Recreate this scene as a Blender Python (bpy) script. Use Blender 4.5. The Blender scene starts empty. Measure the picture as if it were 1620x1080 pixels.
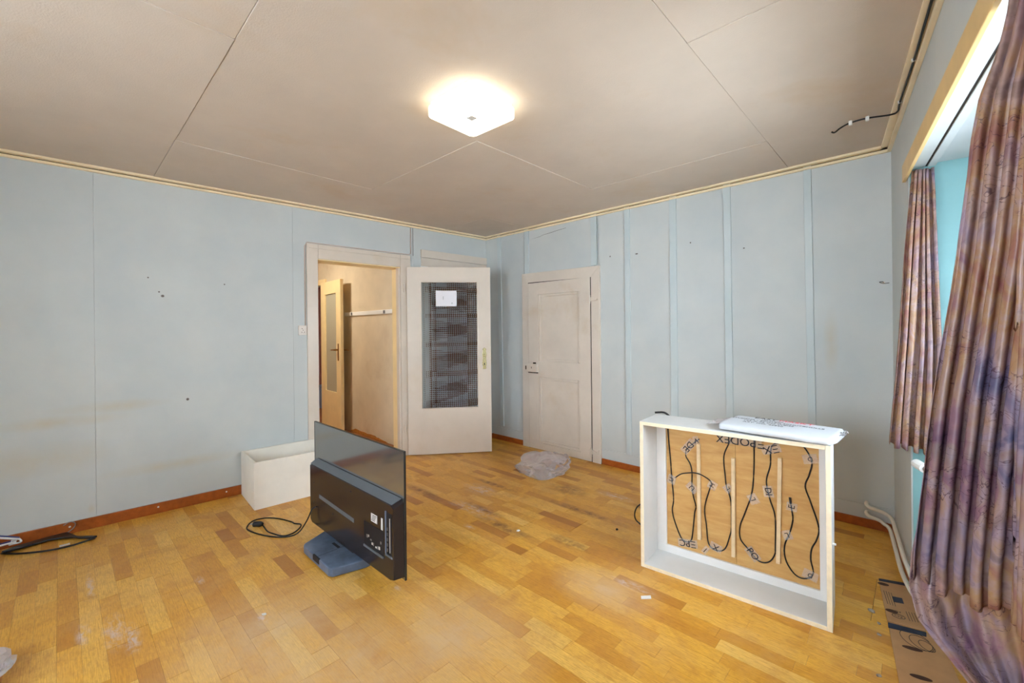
import bpy, bmesh, math, random
from mathutils import Vector, Matrix, noise
random.seed(7)
PI = math.pi
sc = bpy.context.scene
COL = sc.collection

# ---------------------------------------------------------------- camera
CAM_H, YAW, ROLL, FPX = 1.30, math.radians(43.4), 0.0103, 677.0
cd = bpy.data.cameras.new('camera'); cam = bpy.data.objects.new('camera', cd); COL.objects.link(cam)
cd.sensor_width = 36; cd.lens = FPX / 1620 * 36; cd.shift_y = -19 / 1620; cd.clip_start = .02
cam.matrix_world = Matrix.Translation((0, 0, CAM_H)) @ Matrix.Rotation(YAW, 4, 'Z') @ Matrix.Rotation(PI/2, 4, 'X') @ Matrix.Rotation(-ROLL, 4, 'Z')
sc.camera = cam
# ---------------------------------------------------------------- world, light, exposure
world = bpy.data.worlds.new('daylight'); sc.world = world; world.use_nodes = True
bg = world.node_tree.nodes['Background']; bg.inputs[0].default_value = (.78, .90, 1.02, 1); bg.inputs[1].default_value = 11.5
sc.view_settings.view_transform = 'Standard'; sc.view_settings.look = 'None'
sc.view_settings.gamma = 1; sc.view_settings.use_curve_mapping = False; sc.view_settings.exposure = 0.71
LAMP_STRENGTH = 5.0
HALL_STRENGTH = 72.0
sc.cycles.max_bounces = 10; sc.cycles.diffuse_bounces = 6; sc.cycles.transparent_max_bounces = 16
sc.cycles.sample_clamp_indirect = 6.0
def portal(m, sx, sy):          # guides daylight sampling through a window opening
    l = bpy.data.lights.new('window_portal', 'AREA'); l.shape = 'RECTANGLE'; l.size = sx; l.size_y = sy
    l.cycles.is_portal = True
    o = bpy.data.objects.new('window_portal', l); COL.objects.link(o); o.matrix_world = m
    return o

# ---------------------------------------------------------------- materials
def S(r, g, b):
    f = lambda c: (c/255/12.92) if c/255 <= .04045 else ((c/255+.055)/1.055)**2.4
    return (f(r), f(g), f(b), 1)
class N:
    def __init__(s, name):
        s.m = bpy.data.materials.new(name); s.m.use_nodes = True; s.t = s.m.node_tree
        s.p = s.t.nodes['Principled BSDF']; s.out = s.t.nodes['Material Output']
    def n(s, typ, **kw):
        x = s.t.nodes.new(typ)
        for k, v in kw.items():
            if k in x.inputs: x.inputs[k].default_value = v
            else: setattr(x, k, v)
        return x
    def l(s, a, b): s.t.links.new(a, b)
    def pos(s, scale=(1, 1, 1)):
        g = s.n('ShaderNodeNewGeometry'); mp = s.n('ShaderNodeMapping'); mp.inputs['Scale'].default_value = scale
        s.l(g.outputs['Position'], mp.inputs[0]); return mp.outputs[0]
    def noise(s, vec, scale, detail=3, rough=.5, dist=0):
        x = s.n('ShaderNodeTexNoise', Scale=scale, Detail=detail, Roughness=rough, Distortion=dist); s.l(vec, x.inputs['Vector']); return x.outputs['Fac']
    def ramp(s, fac, stops, interp='LINEAR'):
        r = s.n('ShaderNodeValToRGB'); r.color_ramp.interpolation = interp
        e = r.color_ramp.elements
        while len(e) < len(stops): e.new(.5)
        for i, (p, c) in enumerate(stops): e[i].position = p; e[i].color = c
        s.l(fac, r.inputs[0]); return r.outputs[0]
    def mix(s, fac, a, b, mode='MIX'):
        x = s.n('ShaderNodeMix', data_type='RGBA', blend_type=mode)
        for i, v in ((0, fac), (6, a), (7, b)):
            if hasattr(v, 'is_output') or isinstance(v, bpy.types.NodeSocket): s.l(v, x.inputs[i])
            else: x.inputs[i].default_value = v
        return x.outputs[2]
    def math(s, op, a, b=0.0, c=None):
        x = s.n('ShaderNodeMath', operation=op)
        for i, v in enumerate((a, b) if c is None else (a, b, c)):
            if isinstance(v, bpy.types.NodeSocket): s.l(v, x.inputs[i])
            else: x.inputs[i].default_value = v
        return x.outputs[0]
    def bump(s, h, strength=.2, dist=.002):
        b = s.n('ShaderNodeBump', Strength=strength, Distance=dist); s.l(h, b.inputs['Height']); s.l(b.outputs[0], s.p.inputs['Normal'])
    def spot(s, pts, soft=.6):     # mask of wear marks: (x, y, z, rx, ry, rz)
        acc = None
        g = s.n('ShaderNodeNewGeometry').outputs['Position']
        for (x, y, z, rx, ry, rz) in pts:
            mp = s.n('ShaderNodeMapping'); mp.inputs['Location'].default_value = (-x/rx, -y/ry, -z/rz); mp.inputs['Scale'].default_value = (1/rx, 1/ry, 1/rz)
            s.l(g, mp.inputs[0]); ln = s.n('ShaderNodeVectorMath', operation='LENGTH'); s.l(mp.outputs[0], ln.inputs[0])
            mr = s.n('ShaderNodeMapRange'); mr.inputs[1].default_value = 1; mr.inputs[2].default_value = 1-soft; mr.inputs[3].default_value = 0; mr.inputs[4].default_value = 1
            s.l(ln.outputs['Value'], mr.inputs[0])
            acc = mr.outputs[0] if acc is None else s.math('MAXIMUM', acc, mr.outputs[0])
        return acc
def plain(name, col, rough=.6, var=.05, scale=5, bump=.0, bscale=120, metal=0, spec=.4, stain=None, stainamt=.25):
    k = N(name); c = S(*col)
    v = k.pos()
    f = k.noise(v, scale, 4, .6)
    a = tuple(max(0, x*(1-var*2)) for x in c[:3])+(1,); b = tuple(min(1, x*(1+var*2)) for x in c[:3])+(1,)
    o = k.ramp(f, [(.3, a), (.7, b)])
    if stain:
        m = k.ramp(k.noise(v, 1.7, 5, .65, .4), [(.56, (0, 0, 0, 1)), (.78, (stainamt,)*3+(1,))])
        o = k.mix(m, o, S(*stain))
    k.l(o, k.p.inputs['Base Color'])
    k.p.inputs['Roughness'].default_value = rough; k.p.inputs['Metallic'].default_value = metal; k.p.inputs['Specular IOR Level'].default_value = spec
    if bump: k.bump(k.noise(v, bscale, 2), bump)
    return k.m
M = {}
M['ceiling'] = plain('ceiling_paint', (205, 191, 175), .8, .02, 3, .35, 160, stain=(196, 160, 104), stainamt=.3)
M['trim'] = plain('cream_trim', (240, 222, 186), .5, .03)
M['cream'] = plain('pinkish_cream_gloss', (218, 206, 192), .28, .02, 4, .05, 60, stain=(196, 170, 130), stainamt=.3)
M['closet'] = plain('closet_paint', (214, 203, 190), .4, .025, 4, .15, 60, stain=(196, 168, 126), stainamt=.45)
M['hallpaint'] = plain('hall_yellow_gloss', (244, 220, 166), .3, .03)
M['hallwall'] = plain('hall_wall_paint', (212, 196, 168), .7, .04, 3, .1, stain=(170, 130, 80), stainamt=.4)
M['base'] = plain('baseboard_brown', (160, 82, 30), .4, .12, 20)
M['turq'] = plain('turquoise_reveal', (138, 184, 187), .6, .03)
M['white'] = plain('white_paint', (236, 236, 232), .5, .02)
M['soffit'] = plain('bay_soffit_paint', (194, 201, 203), .6, .02)
M['boxwhite'] = plain('painted_board_white', (214, 214, 212), .42, .02, 7, .04)
M['crate'] = plain('aged_white_board', (234, 228, 216), .5, .03, 4, .05, stain=(212, 196, 150), stainamt=.4)
M['rawedge'] = plain('raw_board_edge', (240, 224, 194), .6, .04, 30)
M['slat'] = plain('pale_wood_slat', (222, 196, 156), .6, .05, 25)
M['black'] = plain('black_rubber', (22, 21, 22), .5, .1)
M['dark'] = plain('dark_gap', (40, 30, 22), .9, .1)
M['darkplastic'] = plain('black_plastic', (26, 26, 28), .35, .1)
M['housing'] = plain('tv_housing', (40, 34, 35), .18, .06, 10, .03, 300)
M['bevelgrey'] = plain('tv_grey_edge', (92, 98, 104), .35, .05)
M['stand'] = plain('dusty_stand_plastic', (88, 102, 124), .28, .2, 9, stain=(150, 160, 170), stainamt=.5)
M['sticker'] = plain('sticker_white', (214, 210, 204), .5, .02)
M['grey'] = plain('grey_metal', (150, 150, 150), .35, .04, metal=.8)
M['brass'] = plain('worn_brass', (206, 196, 150), .25, .05, metal=.9)
M['hallbrass'] = plain('dark_brass', (150, 104, 50), .35, .1, metal=.8)
M['paper'] = plain('paper_white', (232, 230, 236), .6, .01)
M['brown'] = plain('brown_wood', (120, 72, 42), .5, .1, 12)
M['shelfback'] = plain('cupboard_inside', (232, 236, 242), .7, .08)
M['pipe'] = plain('white_pipe', (228, 222, 208), .35, .03)
M['pelmet'] = plain('pelmet_wood_cream', (226, 192, 130), .4, .04, 6)
M['navy'] = plain('navy_print', (36, 44, 64), .6, .05)
M['ink'] = plain('black_ink', (24, 22, 26), .6, .05)
M['redink'] = plain('pink_red_ink', (236, 70, 96), .6, .05)
M['blueplastic'] = plain('blue_plastic', (38, 52, 112), .35, .05)
M['chalk'] = plain('chalk_white', (224, 222, 220), .8, .04)
M['dust'] = plain('grey_dust', (150, 136, 122), .9, .1, 60)
M['pink'] = plain('pink_paint', (205, 132, 112), .6, .03)
M['blue'] = plain('pale_blue_box', (170, 196, 232), .5, .03)
M['rust'] = plain('bare_plaster_rust', (178, 116, 48), .8, .15, 40)
M['switchp'] = plain('switch_plastic', (226, 218, 210), .4, .01)
M['hallfloor'] = plain('hall_floor', (150, 92, 46), .4, .12, 9)
M['pack'] = plain('white_film_wrap', (204, 208, 214), .3, .01, 8, .5, 26, spec=.6)
M['cardboard'] = plain('brown_cardboard', (178, 134, 92), .8, .04, 14, .1, 90)
M['hole'] = plain('hole_dark', (70, 44, 32), .9, .1)
M['wire'] = plain('pinkish_wire', (206, 184, 170), .5, .03)
M['plywhite'] = plain('inner_strip_white', (228, 224, 220), .5, .02)

def wallpaint():
    k = N('pale_blue_wall_paint'); v = k.pos()
    o = k.ramp(k.noise(v, 2.2, 4, .6), [(.3, S(190, 197, 198)), (.7, S(202, 206, 204))])
    st = k.spot([(-4.0, .25, .80, .5, .34, .05), (-4.0, .0, .73, .5, .35, .05), (-4.0, -.1, .5, .5, .4, .12), (-4.0, .14, .13, .5, .025, .035), (-.42, 3.58, 1.2, .05, .5, .24), (-4.0, .6, .33, .5, .5, .05)], .95)
    st = k.math('MULTIPLY', st, k.ramp(k.noise(v, 7, 4, .6), [(.3, (.25,)*3+(1,)), (.7, (.7,)*3+(1,))]))
    o = k.mix(k.math('MULTIPLY', st, .75), o, S(196, 178, 140))
    spk = k.spot([(-4.0, .52, 1.571, .4, .012, .011), (-4.0, .5, 1.60, .4, .007, .006), (-4.0, .66, .80, .4, .011, .012), (-4.0, .44, 1.7, .4, .006, .006), (-4.0, .9, 1.68, .4, .006, .006), (-1.83, 3.58, 1.97, .016, .4, .007), (-1.35, 3.58, 2.0, .007, .4, .007), (-2.1, 3.58, 1.98, .008, .4, .008), (-.95, 3.58, 1.9, .008, .4, .006)], .4)
    o = k.mix(spk, o, S(96, 86, 82))
    k.l(o, k.p.inputs['Base Color']); k.p.inputs['Roughness'].default_value = .55
    k.bump(k.noise(v, 90, 3), .12); return k.m
M['wall'] = wallpaint()
def battenpaint():
    k = N('pale_blue_batten_paint'); v = k.pos()
    k.l(k.ramp(k.noise(v, 3, 4, .6), [(.3, S(187, 200, 202)), (.7, S(198, 207, 208))]), k.p.inputs['Base Color']); k.p.inputs['Roughness'].default_value = .5
    return k.m
M['batten'] = battenpaint()
def parquet():
    k = N('oak_parquet'); at = k.n('ShaderNodeAttribute', attribute_name='tone').outputs['Fac']
    base = k.ramp(at, [(0, S(160, 102, 34)), (.25, S(204, 144, 48)), (.6, S(230, 174, 66)), (1, S(242, 198, 104))])
    g = k.noise(k.pos((5, 90, 5)), 3, 5, .65)
    base = k.mix(k.ramp(g, [(.25, (.6,)*3+(1,)), (.62, (0, 0, 0, 1))]), base, S(150, 86, 30))
    fl = k.noise(k.pos((1, 2.6, 1)), 34, 5, .75)                      # flecked, uneven varnish
    base = k.mix(k.ramp(fl, [(.50, (0, 0, 0, 1)), (.70, (.36,)*3+(1,))]), base, S(146, 88, 34))
    fl2 = k.noise(k.pos((1, 1, 1)), 4.5, 6, .75, .5)
    base = k.mix(k.ramp(fl2, [(.48, (0, 0, 0, 1)), (.7, (.42,)*3+(1,))]), base, S(160, 96, 40))
    v = k.pos()
    # worn, paler varnish and grime with shapes of their own
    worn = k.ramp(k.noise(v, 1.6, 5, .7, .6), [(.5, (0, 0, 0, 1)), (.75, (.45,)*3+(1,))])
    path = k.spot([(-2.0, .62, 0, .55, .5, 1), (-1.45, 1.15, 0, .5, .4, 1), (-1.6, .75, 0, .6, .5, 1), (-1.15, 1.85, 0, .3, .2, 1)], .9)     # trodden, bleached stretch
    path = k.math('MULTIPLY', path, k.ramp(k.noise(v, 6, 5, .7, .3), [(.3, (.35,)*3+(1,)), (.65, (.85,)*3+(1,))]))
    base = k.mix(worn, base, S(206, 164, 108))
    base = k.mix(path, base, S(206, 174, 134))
    dk = k.spot([(-2.05, 2.82, 0, .2, .12, 1), (-1.98, 2.0, 0, .34, .06, 1), (-2.3, 2.1, 0, .25, .05, 1), (-1.55, 2.12, 0, .22, .06, 1), (-1.35, 2.9, 0, .28, .06, 1), (-1.75, 2.55, 0, .4, .05, 1), (-2.9, 2.0, 0, .3, .06, 1), (-2.6, 2.5, 0, .3, .04, 1)], .8)
    dk = k.math('MULTIPLY', dk, k.ramp(k.noise(v, 14, 4, .65), [(.35, (.1,)*3+(1,)), (.6, (.85,)*3+(1,))]))
    base = k.mix(dk, base, S(104, 58, 24))
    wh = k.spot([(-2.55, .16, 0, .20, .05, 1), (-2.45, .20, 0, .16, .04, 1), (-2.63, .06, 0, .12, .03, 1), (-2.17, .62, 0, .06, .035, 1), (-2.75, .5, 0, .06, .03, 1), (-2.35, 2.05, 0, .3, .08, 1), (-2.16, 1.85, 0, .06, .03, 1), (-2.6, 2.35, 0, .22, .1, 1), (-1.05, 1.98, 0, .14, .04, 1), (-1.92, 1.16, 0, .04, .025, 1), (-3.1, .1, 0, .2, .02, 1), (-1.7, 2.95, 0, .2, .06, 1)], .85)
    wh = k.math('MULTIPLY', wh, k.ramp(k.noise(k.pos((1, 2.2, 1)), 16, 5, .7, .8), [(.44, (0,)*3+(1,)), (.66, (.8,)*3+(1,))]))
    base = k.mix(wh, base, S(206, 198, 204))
    k.l(base, k.p.inputs['Base Color'])
    k.p.inputs['Roughness'].default_value = .33
    k.p.inputs['Specular IOR Level'].default_value = .35
    k.bump(g, .08, .001); return k.m
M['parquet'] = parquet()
def ply():
    k = N('plywood'); v = k.pos((2, 2, 9))
    k.l(k.ramp(k.noise(v, 4, 5, .6, .4), [(.25, S(188, 138, 74)), (.75, S(212, 170, 106))]), k.p.inputs['Base Color']); k.p.inputs['Roughness'].default_value = .55
    return k.m
M['ply'] = ply()
def glassmat(name, tint=(1, 1, 1, 1), refl=.10, body=None, bodyamt=.0):
    k = N(name); k.t.nodes.remove(k.p)
    tr = k.n('ShaderNodeBsdfTransparent', Color=tint); gl = k.n('ShaderNodeBsdfGlossy', Roughness=.03)
    fr = k.n('ShaderNodeLayerWeight', Blend=.25); m1 = k.n('ShaderNodeMixShader')
    k.l(k.math('ADD', k.math('MULTIPLY', fr.outputs['Fresnel'], .6), refl*.3), m1.inputs[0]); k.l(tr.outputs[0], m1.inputs[1]); k.l(gl.outputs[0], m1.inputs[2])
    o = m1.outputs[0]
    if body:
        d = k.n('ShaderNodeBsdfDiffuse', Color=body); m2 = k.n('ShaderNodeMixShader', Fac=bodyamt); k.l(o, m2.inputs[1]); k.l(d.outputs[0], m2.inputs[2]); o = m2.outputs[0]
    k.l(o, k.out.inputs[0]); return k.m
M['pane'] = glassmat('window_glass')
M['hallglass'] = glassmat('frosted_hall_glass', (.9, .9, .82, 1), .3, S(206, 200, 176), .6)
M['tape'] = glassmat('clear_tape', (1, 1, 1, 1), .0, S(250, 248, 248), .13)
def figured():      # cross-reeded door glass
    k = N('reeded_door_glass')
    k.p.inputs['Base Color'].default_value = (.92, .95, .97, 1); k.p.inputs['Transmission Weight'].default_value = 1.0
    k.p.inputs['Roughness'].default_value = .06; k.p.inputs['IOR'].default_value = 1.35
    return k.m
M['figured'] = figured()
def film(name, opac, rough=.2):
    k = N(name); k.t.nodes.remove(k.p)
    tr = k.n('ShaderNodeBsdfTransparent', Color=(.95, .95, .97, 1)); gl = k.n('ShaderNodeBsdfGlossy', Roughness=rough)
    d = k.n('ShaderNodeBsdfDiffuse', Color=S(246, 242, 248)); tl = k.n('ShaderNodeBsdfTranslucent', Color=S(246, 242, 248))
    a = k.n('ShaderNodeMixShader', Fac=.4); k.l(d.outputs[0], a.inputs[1]); k.l(tl.outputs[0], a.inputs[2])
    lw = k.n('ShaderNodeLayerWeight', Blend=.35)
    b = k.n('ShaderNodeMixShader'); k.l(k.math('ADD', k.math('MULTIPLY', lw.outputs['Facing'], .45), opac), b.inputs[0]); k.l(tr.outputs[0], b.inputs[1]); k.l(a.outputs[0], b.inputs[2])
    c = k.n('ShaderNodeMixShader'); k.l(k.math('MULTIPLY', lw.outputs['Fresnel'], .55), c.inputs[0]); k.l(b.outputs[0], c.inputs[1]); k.l(gl.outputs[0], c.inputs[2])
    k.l(c.outputs[0], k.out.inputs[0]); return k.m
M['film'] = film('clear_plastic_film', .28)
def curtainmat():
    k = N('flower_print_curtain'); k.t.nodes.remove(k.p)
    v = k.pos((1, 1, .75))
    f1 = k.noise(v, 9, 4, .6, 1.2); f2 = k.noise(k.pos((1, 1, .8)), 5.3, 3, .55, .8)
    c = k.ramp(f1, [(.24, S(66, 66, 98)), (.34, S(116, 98, 128)), (.42, S(178, 152, 164)), (.52, S(176, 138, 104)), (.62, S(150, 80, 86)), (.74, S(106, 42, 62))])
    c2 = k.ramp(f2, [(.3, S(92, 98, 132)), (.41, S(160, 140, 158)), (.52, S(186, 152, 110)), (.68, S(150, 92, 98))])
    c = k.mix(.5, c, c2)
    w = k.noise(k.pos((1, 1, 1.4)), 13, 2, .5, 2.2)     # thin drawn strokes
    ln = k.math('ABSOLUTE', k.math('SUBTRACT', w, .5))
    m = k.ramp(ln, [(.004, (.75,)*3+(1,)), (.016, (0, 0, 0, 1))])
    m = k.math('MULTIPLY', m, k.ramp(k.noise(v, 6, 2), [(.48, (0,)*3+(1,)), (.56, (1,)*3+(1,))]))
    c = k.mix(m, c, S(74, 44, 62))
    d = k.n('ShaderNodeBsdfDiffuse'); tl = k.n('ShaderNodeBsdfTranslucent'); gl = k.n('ShaderNodeBsdfGlossy', Roughness=.4, Color=(.9, .85, .9, 1))
    k.l(c, d.inputs[0]); k.l(c, tl.inputs[0])
    a = k.n('ShaderNodeMixShader', Fac=.28); k.l(d.outputs[0], a.inputs[1]); k.l(tl.outputs[0], a.inputs[2])
    b = k.n('ShaderNodeMixShader', Fac=.05); k.l(a.outputs[0], b.inputs[1]); k.l(gl.outputs[0], b.inputs[2])
    k.l(b.outputs[0], k.out.inputs[0]); return k.m
M['curtain'] = curtainmat()
def screen():
    k = N('glossy_panel_back'); k.p.inputs['Base Color'].default_value = S(166, 168, 168); k.p.inputs['Metallic'].default_value = .85
    k.p.inputs['Roughness'].default_value = .10; return k.m
M['screen'] = screen()
def emit(name, col, s):
    k = N(name); k.t.nodes.remove(k.p); e = k.n('ShaderNodeEmission', Color=col, Strength=s); k.l(e.outputs[0], k.out.inputs[0]); return k.m
M['lamp'] = emit('lit_diffuser', (1.0, .90, .70, 1), LAMP_STRENGTH)
M['halllamp'] = emit('lit_hall_diffuser', (1.0, .92, .80, 1), HALL_STRENGTH)

# ---------------------------------------------------------------- mesh helpers
class G:
    def __init__(s): s.v = []; s.f = []; s.tone = []
    def box(s, a, b, tone=0):
        i = len(s.v); (x0, y0, z0), (x1, y1, z1) = a, b
        s.v += [(x0, y0, z0), (x1, y0, z0), (x1, y1, z0), (x0, y1, z0), (x0, y0, z1), (x1, y0, z1), (x1, y1, z1), (x0, y1, z1)]
        s.f += [(i, i+3, i+2, i+1), (i+4, i+5, i+6, i+7), (i, i+1, i+5, i+4), (i+1, i+2, i+6, i+5), (i+2, i+3, i+7, i+6), (i+3, i, i+4, i+7)]
        s.tone += [tone]*8; return s
    def prism(s, poly, h0, h1, axis='z'):      # poly in two axes, extruded along the third
        i = len(s.v); n = len(poly)
        P = {'z': lambda p, h: (p[0], p[1], h), 'y': lambda p, h: (p[0], h, p[1]), 'x': lambda p, h: (h, p[0], p[1])}[axis]
        s.v += [P(p, h0) for p in poly] + [P(p, h1) for p in poly]; s.tone += [0]*(2*n)
        s.f += [tuple(range(i, i+n)), tuple(range(i+2*n-1, i+n-1, -1))] + [(i+k, i+n+k, i+n+(k+1) % n, i+(k+1) % n) for k in range(n)]
        return s
    def hull8(s, pts):                           # eight corners in box order
        i = len(s.v); s.v += [tuple(p) for p in pts]; s.tone += [0]*8
        s.f += [(i, i+3, i+2, i+1), (i+4, i+5, i+6, i+7), (i, i+1, i+5, i+4), (i+1, i+2, i+6, i+5), (i+2, i+3, i+7, i+6), (i+3, i, i+4, i+7)]; return s
    def tube(s, pts, r, seg=8, smooth=6, closed=False):
        P = [Vector(p) for p in pts]
        if smooth and len(P) > 2: P = catmull(P, smooth)
        n = len(P); i0 = len(s.v)
        up = Vector((0, 0, 1))
        for k, p in enumerate(P):
            t = (P[min(k+1, n-1)] - P[max(k-1, 0)]).normalized()
            a = t.cross(up)
            if a.length < .05: a = t.cross(Vector((0, 1, 0)))
            a.normalize(); b = t.cross(a)
            rr = r(k/(n-1)) if callable(r) else r
            for j in range(seg):
                th = 2*PI*j/seg; s.v.append(tuple(p + a*rr*math.cos(th) + b*rr*math.sin(th))); s.tone.append(0)
        for k in range(n-1):
            for j in range(seg):
                s.f.append((i0+k*seg+j, i0+k*seg+(j+1) % seg, i0+(k+1)*seg+(j+1) % seg, i0+(k+1)*seg+j))
        s.f += [tuple(range(i0, i0+seg)), tuple(range(i0+n*seg-1, i0+(n-1)*seg-1, -1))]; return s
    def grid(s, fn, nu, nv):
        i = len(s.v)
        for b in range(nv+1):
            for a in range(nu+1): s.v.append(tuple(fn(a/nu, b/nv))); s.tone.append(0)
        for b in range(nv):
            for a in range(nu):
                q = i+b*(nu+1)+a; s.f.append((q, q+1, q+nu+2, q+nu+1))
        return s
def catmull(P, k):
    out = []
    for i in range(len(P)-1):
        p0, p1, p2, p3 = P[max(i-1, 0)], P[i], P[i+1], P[min(i+2, len(P)-1)]
        for j in range(k):
            t = j/k; out.append(.5*((2*p1)+(p2-p0)*t+(2*p0-5*p1+4*p2-p3)*t*t+(3*p1-p0-3*p2+p3)*t**3))
    out.append(P[-1]); return out
def interp(tab, x):      # tab of (x, y) in rising x
    if x <= tab[0][0]: return tab[0][1]
    for (a, p), (b, q) in zip(tab, tab[1:]):
        if x <= b: return p+(q-p)*(x-a)/(b-a)
    return tab[-1][1]
def ob(name, g, mat, parent=None, bevel=0, smooth=False, mw=None, label=None, cat=None, group=None, kind=None, solid=0, tone=False):
    if isinstance(g, G):
        me = bpy.data.meshes.new(name); me.from_pydata(g.v, [], g.f)
        bm = bmesh.new(); bm.from_mesh(me); bmesh.ops.recalc_face_normals(bm, faces=bm.faces); bm.to_mesh(me); bm.free()
        if tone:
            at = me.attributes.new('tone', 'FLOAT', 'POINT'); at.data.foreach_set('value', g.tone)
    else: me = g
    if mat is not None and not me.materials: me.materials.append(M[mat] if isinstance(mat, str) else mat)
    if smooth:
        for p in me.polygons: p.use_smooth = True
    o = bpy.data.objects.new(name, me); COL.objects.link(o)
    if parent is not None: o.parent = parent
    if mw is not None: o.matrix_local = mw
    if bevel:
        b = o.modifiers.new('bevel', 'BEVEL'); b.width = bevel; b.segments = 2; b.limit_method = 'ANGLE'
    if solid:
        q = o.modifiers.new('thickness', 'SOLIDIFY'); q.thickness = solid; q.offset = 0
    return tag(o, label, cat, group, kind)
def tag(o, label=None, cat=None, group=None, kind=None):
    for k, v in (('label', label), ('category', cat), ('group', group), ('kind', kind)):
        if v: o[k] = v
    return o
def root(name, mw, label=None, cat=None, group=None, kind=None):
    o = bpy.data.objects.new(name, None); COL.objects.link(o); o.empty_display_size = .1; o.matrix_world = mw
    return tag(o, label, cat, group, kind)
def frame(o, e, z=0):    # x along e, y = left of e (away from the viewer), z up
    e = Vector((e[0], e[1], 0)).normalized(); n = Vector((-e.y, e.x, 0))
    m = Matrix.Identity(4)
    for i in range(3): m[i][0] = e[i]; m[i][1] = n[i]; m[i][2] = (0, 0, 1)[i]
    m[0][3], m[1][3], m[2][3] = o[0], o[1], z
    return m
def cloned(o, name=None):
    c = o.copy(); COL.objects.link(c); return c
def T(x, y, z): return Matrix.Translation((x, y, z))
def text_mesh(body, size, extrude=.0004):
    cu = bpy.data.curves.new('lettering', 'FONT'); cu.body = body; cu.size = size; cu.extrude = extrude; cu.align_x = 'CENTER'; cu.align_y = 'CENTER'; cu.resolution_u = 3
    t = bpy.data.objects.new('lettering', cu); COL.objects.link(t)
    bpy.context.view_layer.update()
    me = bpy.data.meshes.new_from_object(t.evaluated_get(bpy.context.evaluated_depsgraph_get()))
    bpy.data.objects.remove(t); bpy.data.curves.remove(cu); me.name = 'lettering'; me.materials.clear(); return me

# ---------------------------------------------------------------- room frames
CEIL = 2.42
FL = frame((-4.027, .148), (.0634, .998))       # left wall, x = s along wall towards the corner
FB = frame((-3.809, 3.58), (1, 0))              # back wall
FR = frame((-.108, 3.58), (.119, -.993))        # window wall, x runs from the corner towards the viewer
FF = frame((.53, -1.75), (-1, 0))               # wall behind the viewer
# ---- floor
floor = ob('floor', G().box((-4.4, -1.9, -.06), (.95, 3.75, -.004)), 'dark', kind='structure')
def wx_left(y): return -4.027+(y-.148)*.0634/.998
def wx_right(y): return -.108+(3.58-y)*.1198
W = .0705
strips = []
random.seed(11)
row = 0; y = -1.78
fw = Vector((-math.sin(YAW), math.cos(YAW), 0)); rt = Vector((math.cos(YAW), math.sin(YAW), 0))
def px_of(p):
    d = Vector(p)-Vector((0, 0, CAM_H)); z = d.dot(fw)
    if z < .2: return None
    return 810+FPX*d.dot(rt)/z, 521-FPX*d.z/z, z
joints = {}
while y < 3.6:
    b = row//3
    if b not in joints: joints[b] = [-4.3+random.uniform(0, .8)+k*2.2*random.uniform(.9, 1.0) for k in range(-1, 4)]
    x = -4.35+random.uniform(-.3, 0)
    xe = wx_right(y)+.42 if .8 < y < 3.1 else wx_right(y)+.04
    while x < xe:
        L = random.choice((.22, .27, .3, .36, .42, .46))*random.uniform(.94, 1.06)
        big = .0005
        for j in joints[b]:
            if x < j < x+L+.1: L = j-x; big = .0014; break
        x1 = min(x+L, xe)
        if x1 > wx_left(y)-.06 and x1-x > .02:
            t = min(1, max(0, random.gauss(.56, .18)))
            if random.random() < .035: t = random.uniform(.05, .25)
            strips.append((max(x, wx_left(y)-.05), x1, y, y+W, big, t))
        x = x1 if x1 > x+.005 else x+.02
    y += W; row += 1
def area(s):
    x0, x1, y0, y1 = s[:4]; q = [px_of((a, c, 0)) for a, c in ((x0, y0), (x1, y0), (x1, y1), (x0, y1))]
    if None in q: return 0
    cx = sum(p[0] for p in q)/4; cy = sum(p[1] for p in q)/4
    if not (-15 < cx < 1500 and cy < 1095): return 0
    return abs(sum(q[i][0]*q[(i+1) % 4][1]-q[(i+1) % 4][0]*q[i][1] for i in range(4)))/2
strips.sort(key=area, reverse=True)
def strip_geo(g, s):
    x0, x1, y0, y1, big, t = s; dz = random.uniform(-.0006, .0004)
    g.box((x0+.0003, y0+.00025, -.004), (x1-big, y1-.00025, dz), t)
for s in strips[:300]:
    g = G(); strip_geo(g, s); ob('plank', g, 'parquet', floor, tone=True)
g = G()
for s in strips[300:]: strip_geo(g, s)
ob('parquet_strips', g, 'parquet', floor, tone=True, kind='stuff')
# ---- ceiling with panels
ceiling = ob('ceiling', G().box((-4.4, -1.9, CEIL+.012), (.75, 3.75, CEIL+.1)), 'dark', kind='structure')
xs = [-4.38, -3.13, -1.89, -.65, .72]; ys = [-1.88, -.77, .47, 1.71, 2.95, 3.7]
for i in range(4):
    for j in range(5):
        d = .0025*((i+j) % 2)
        ga = .0007
        ob('ceiling_panel', G().box((xs[i]+ga, ys[j]+ga, CEIL+d), (xs[i+1]-ga, ys[j+1]-ga, CEIL+.014)), 'ceiling', ceiling, bevel=.0015)
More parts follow.
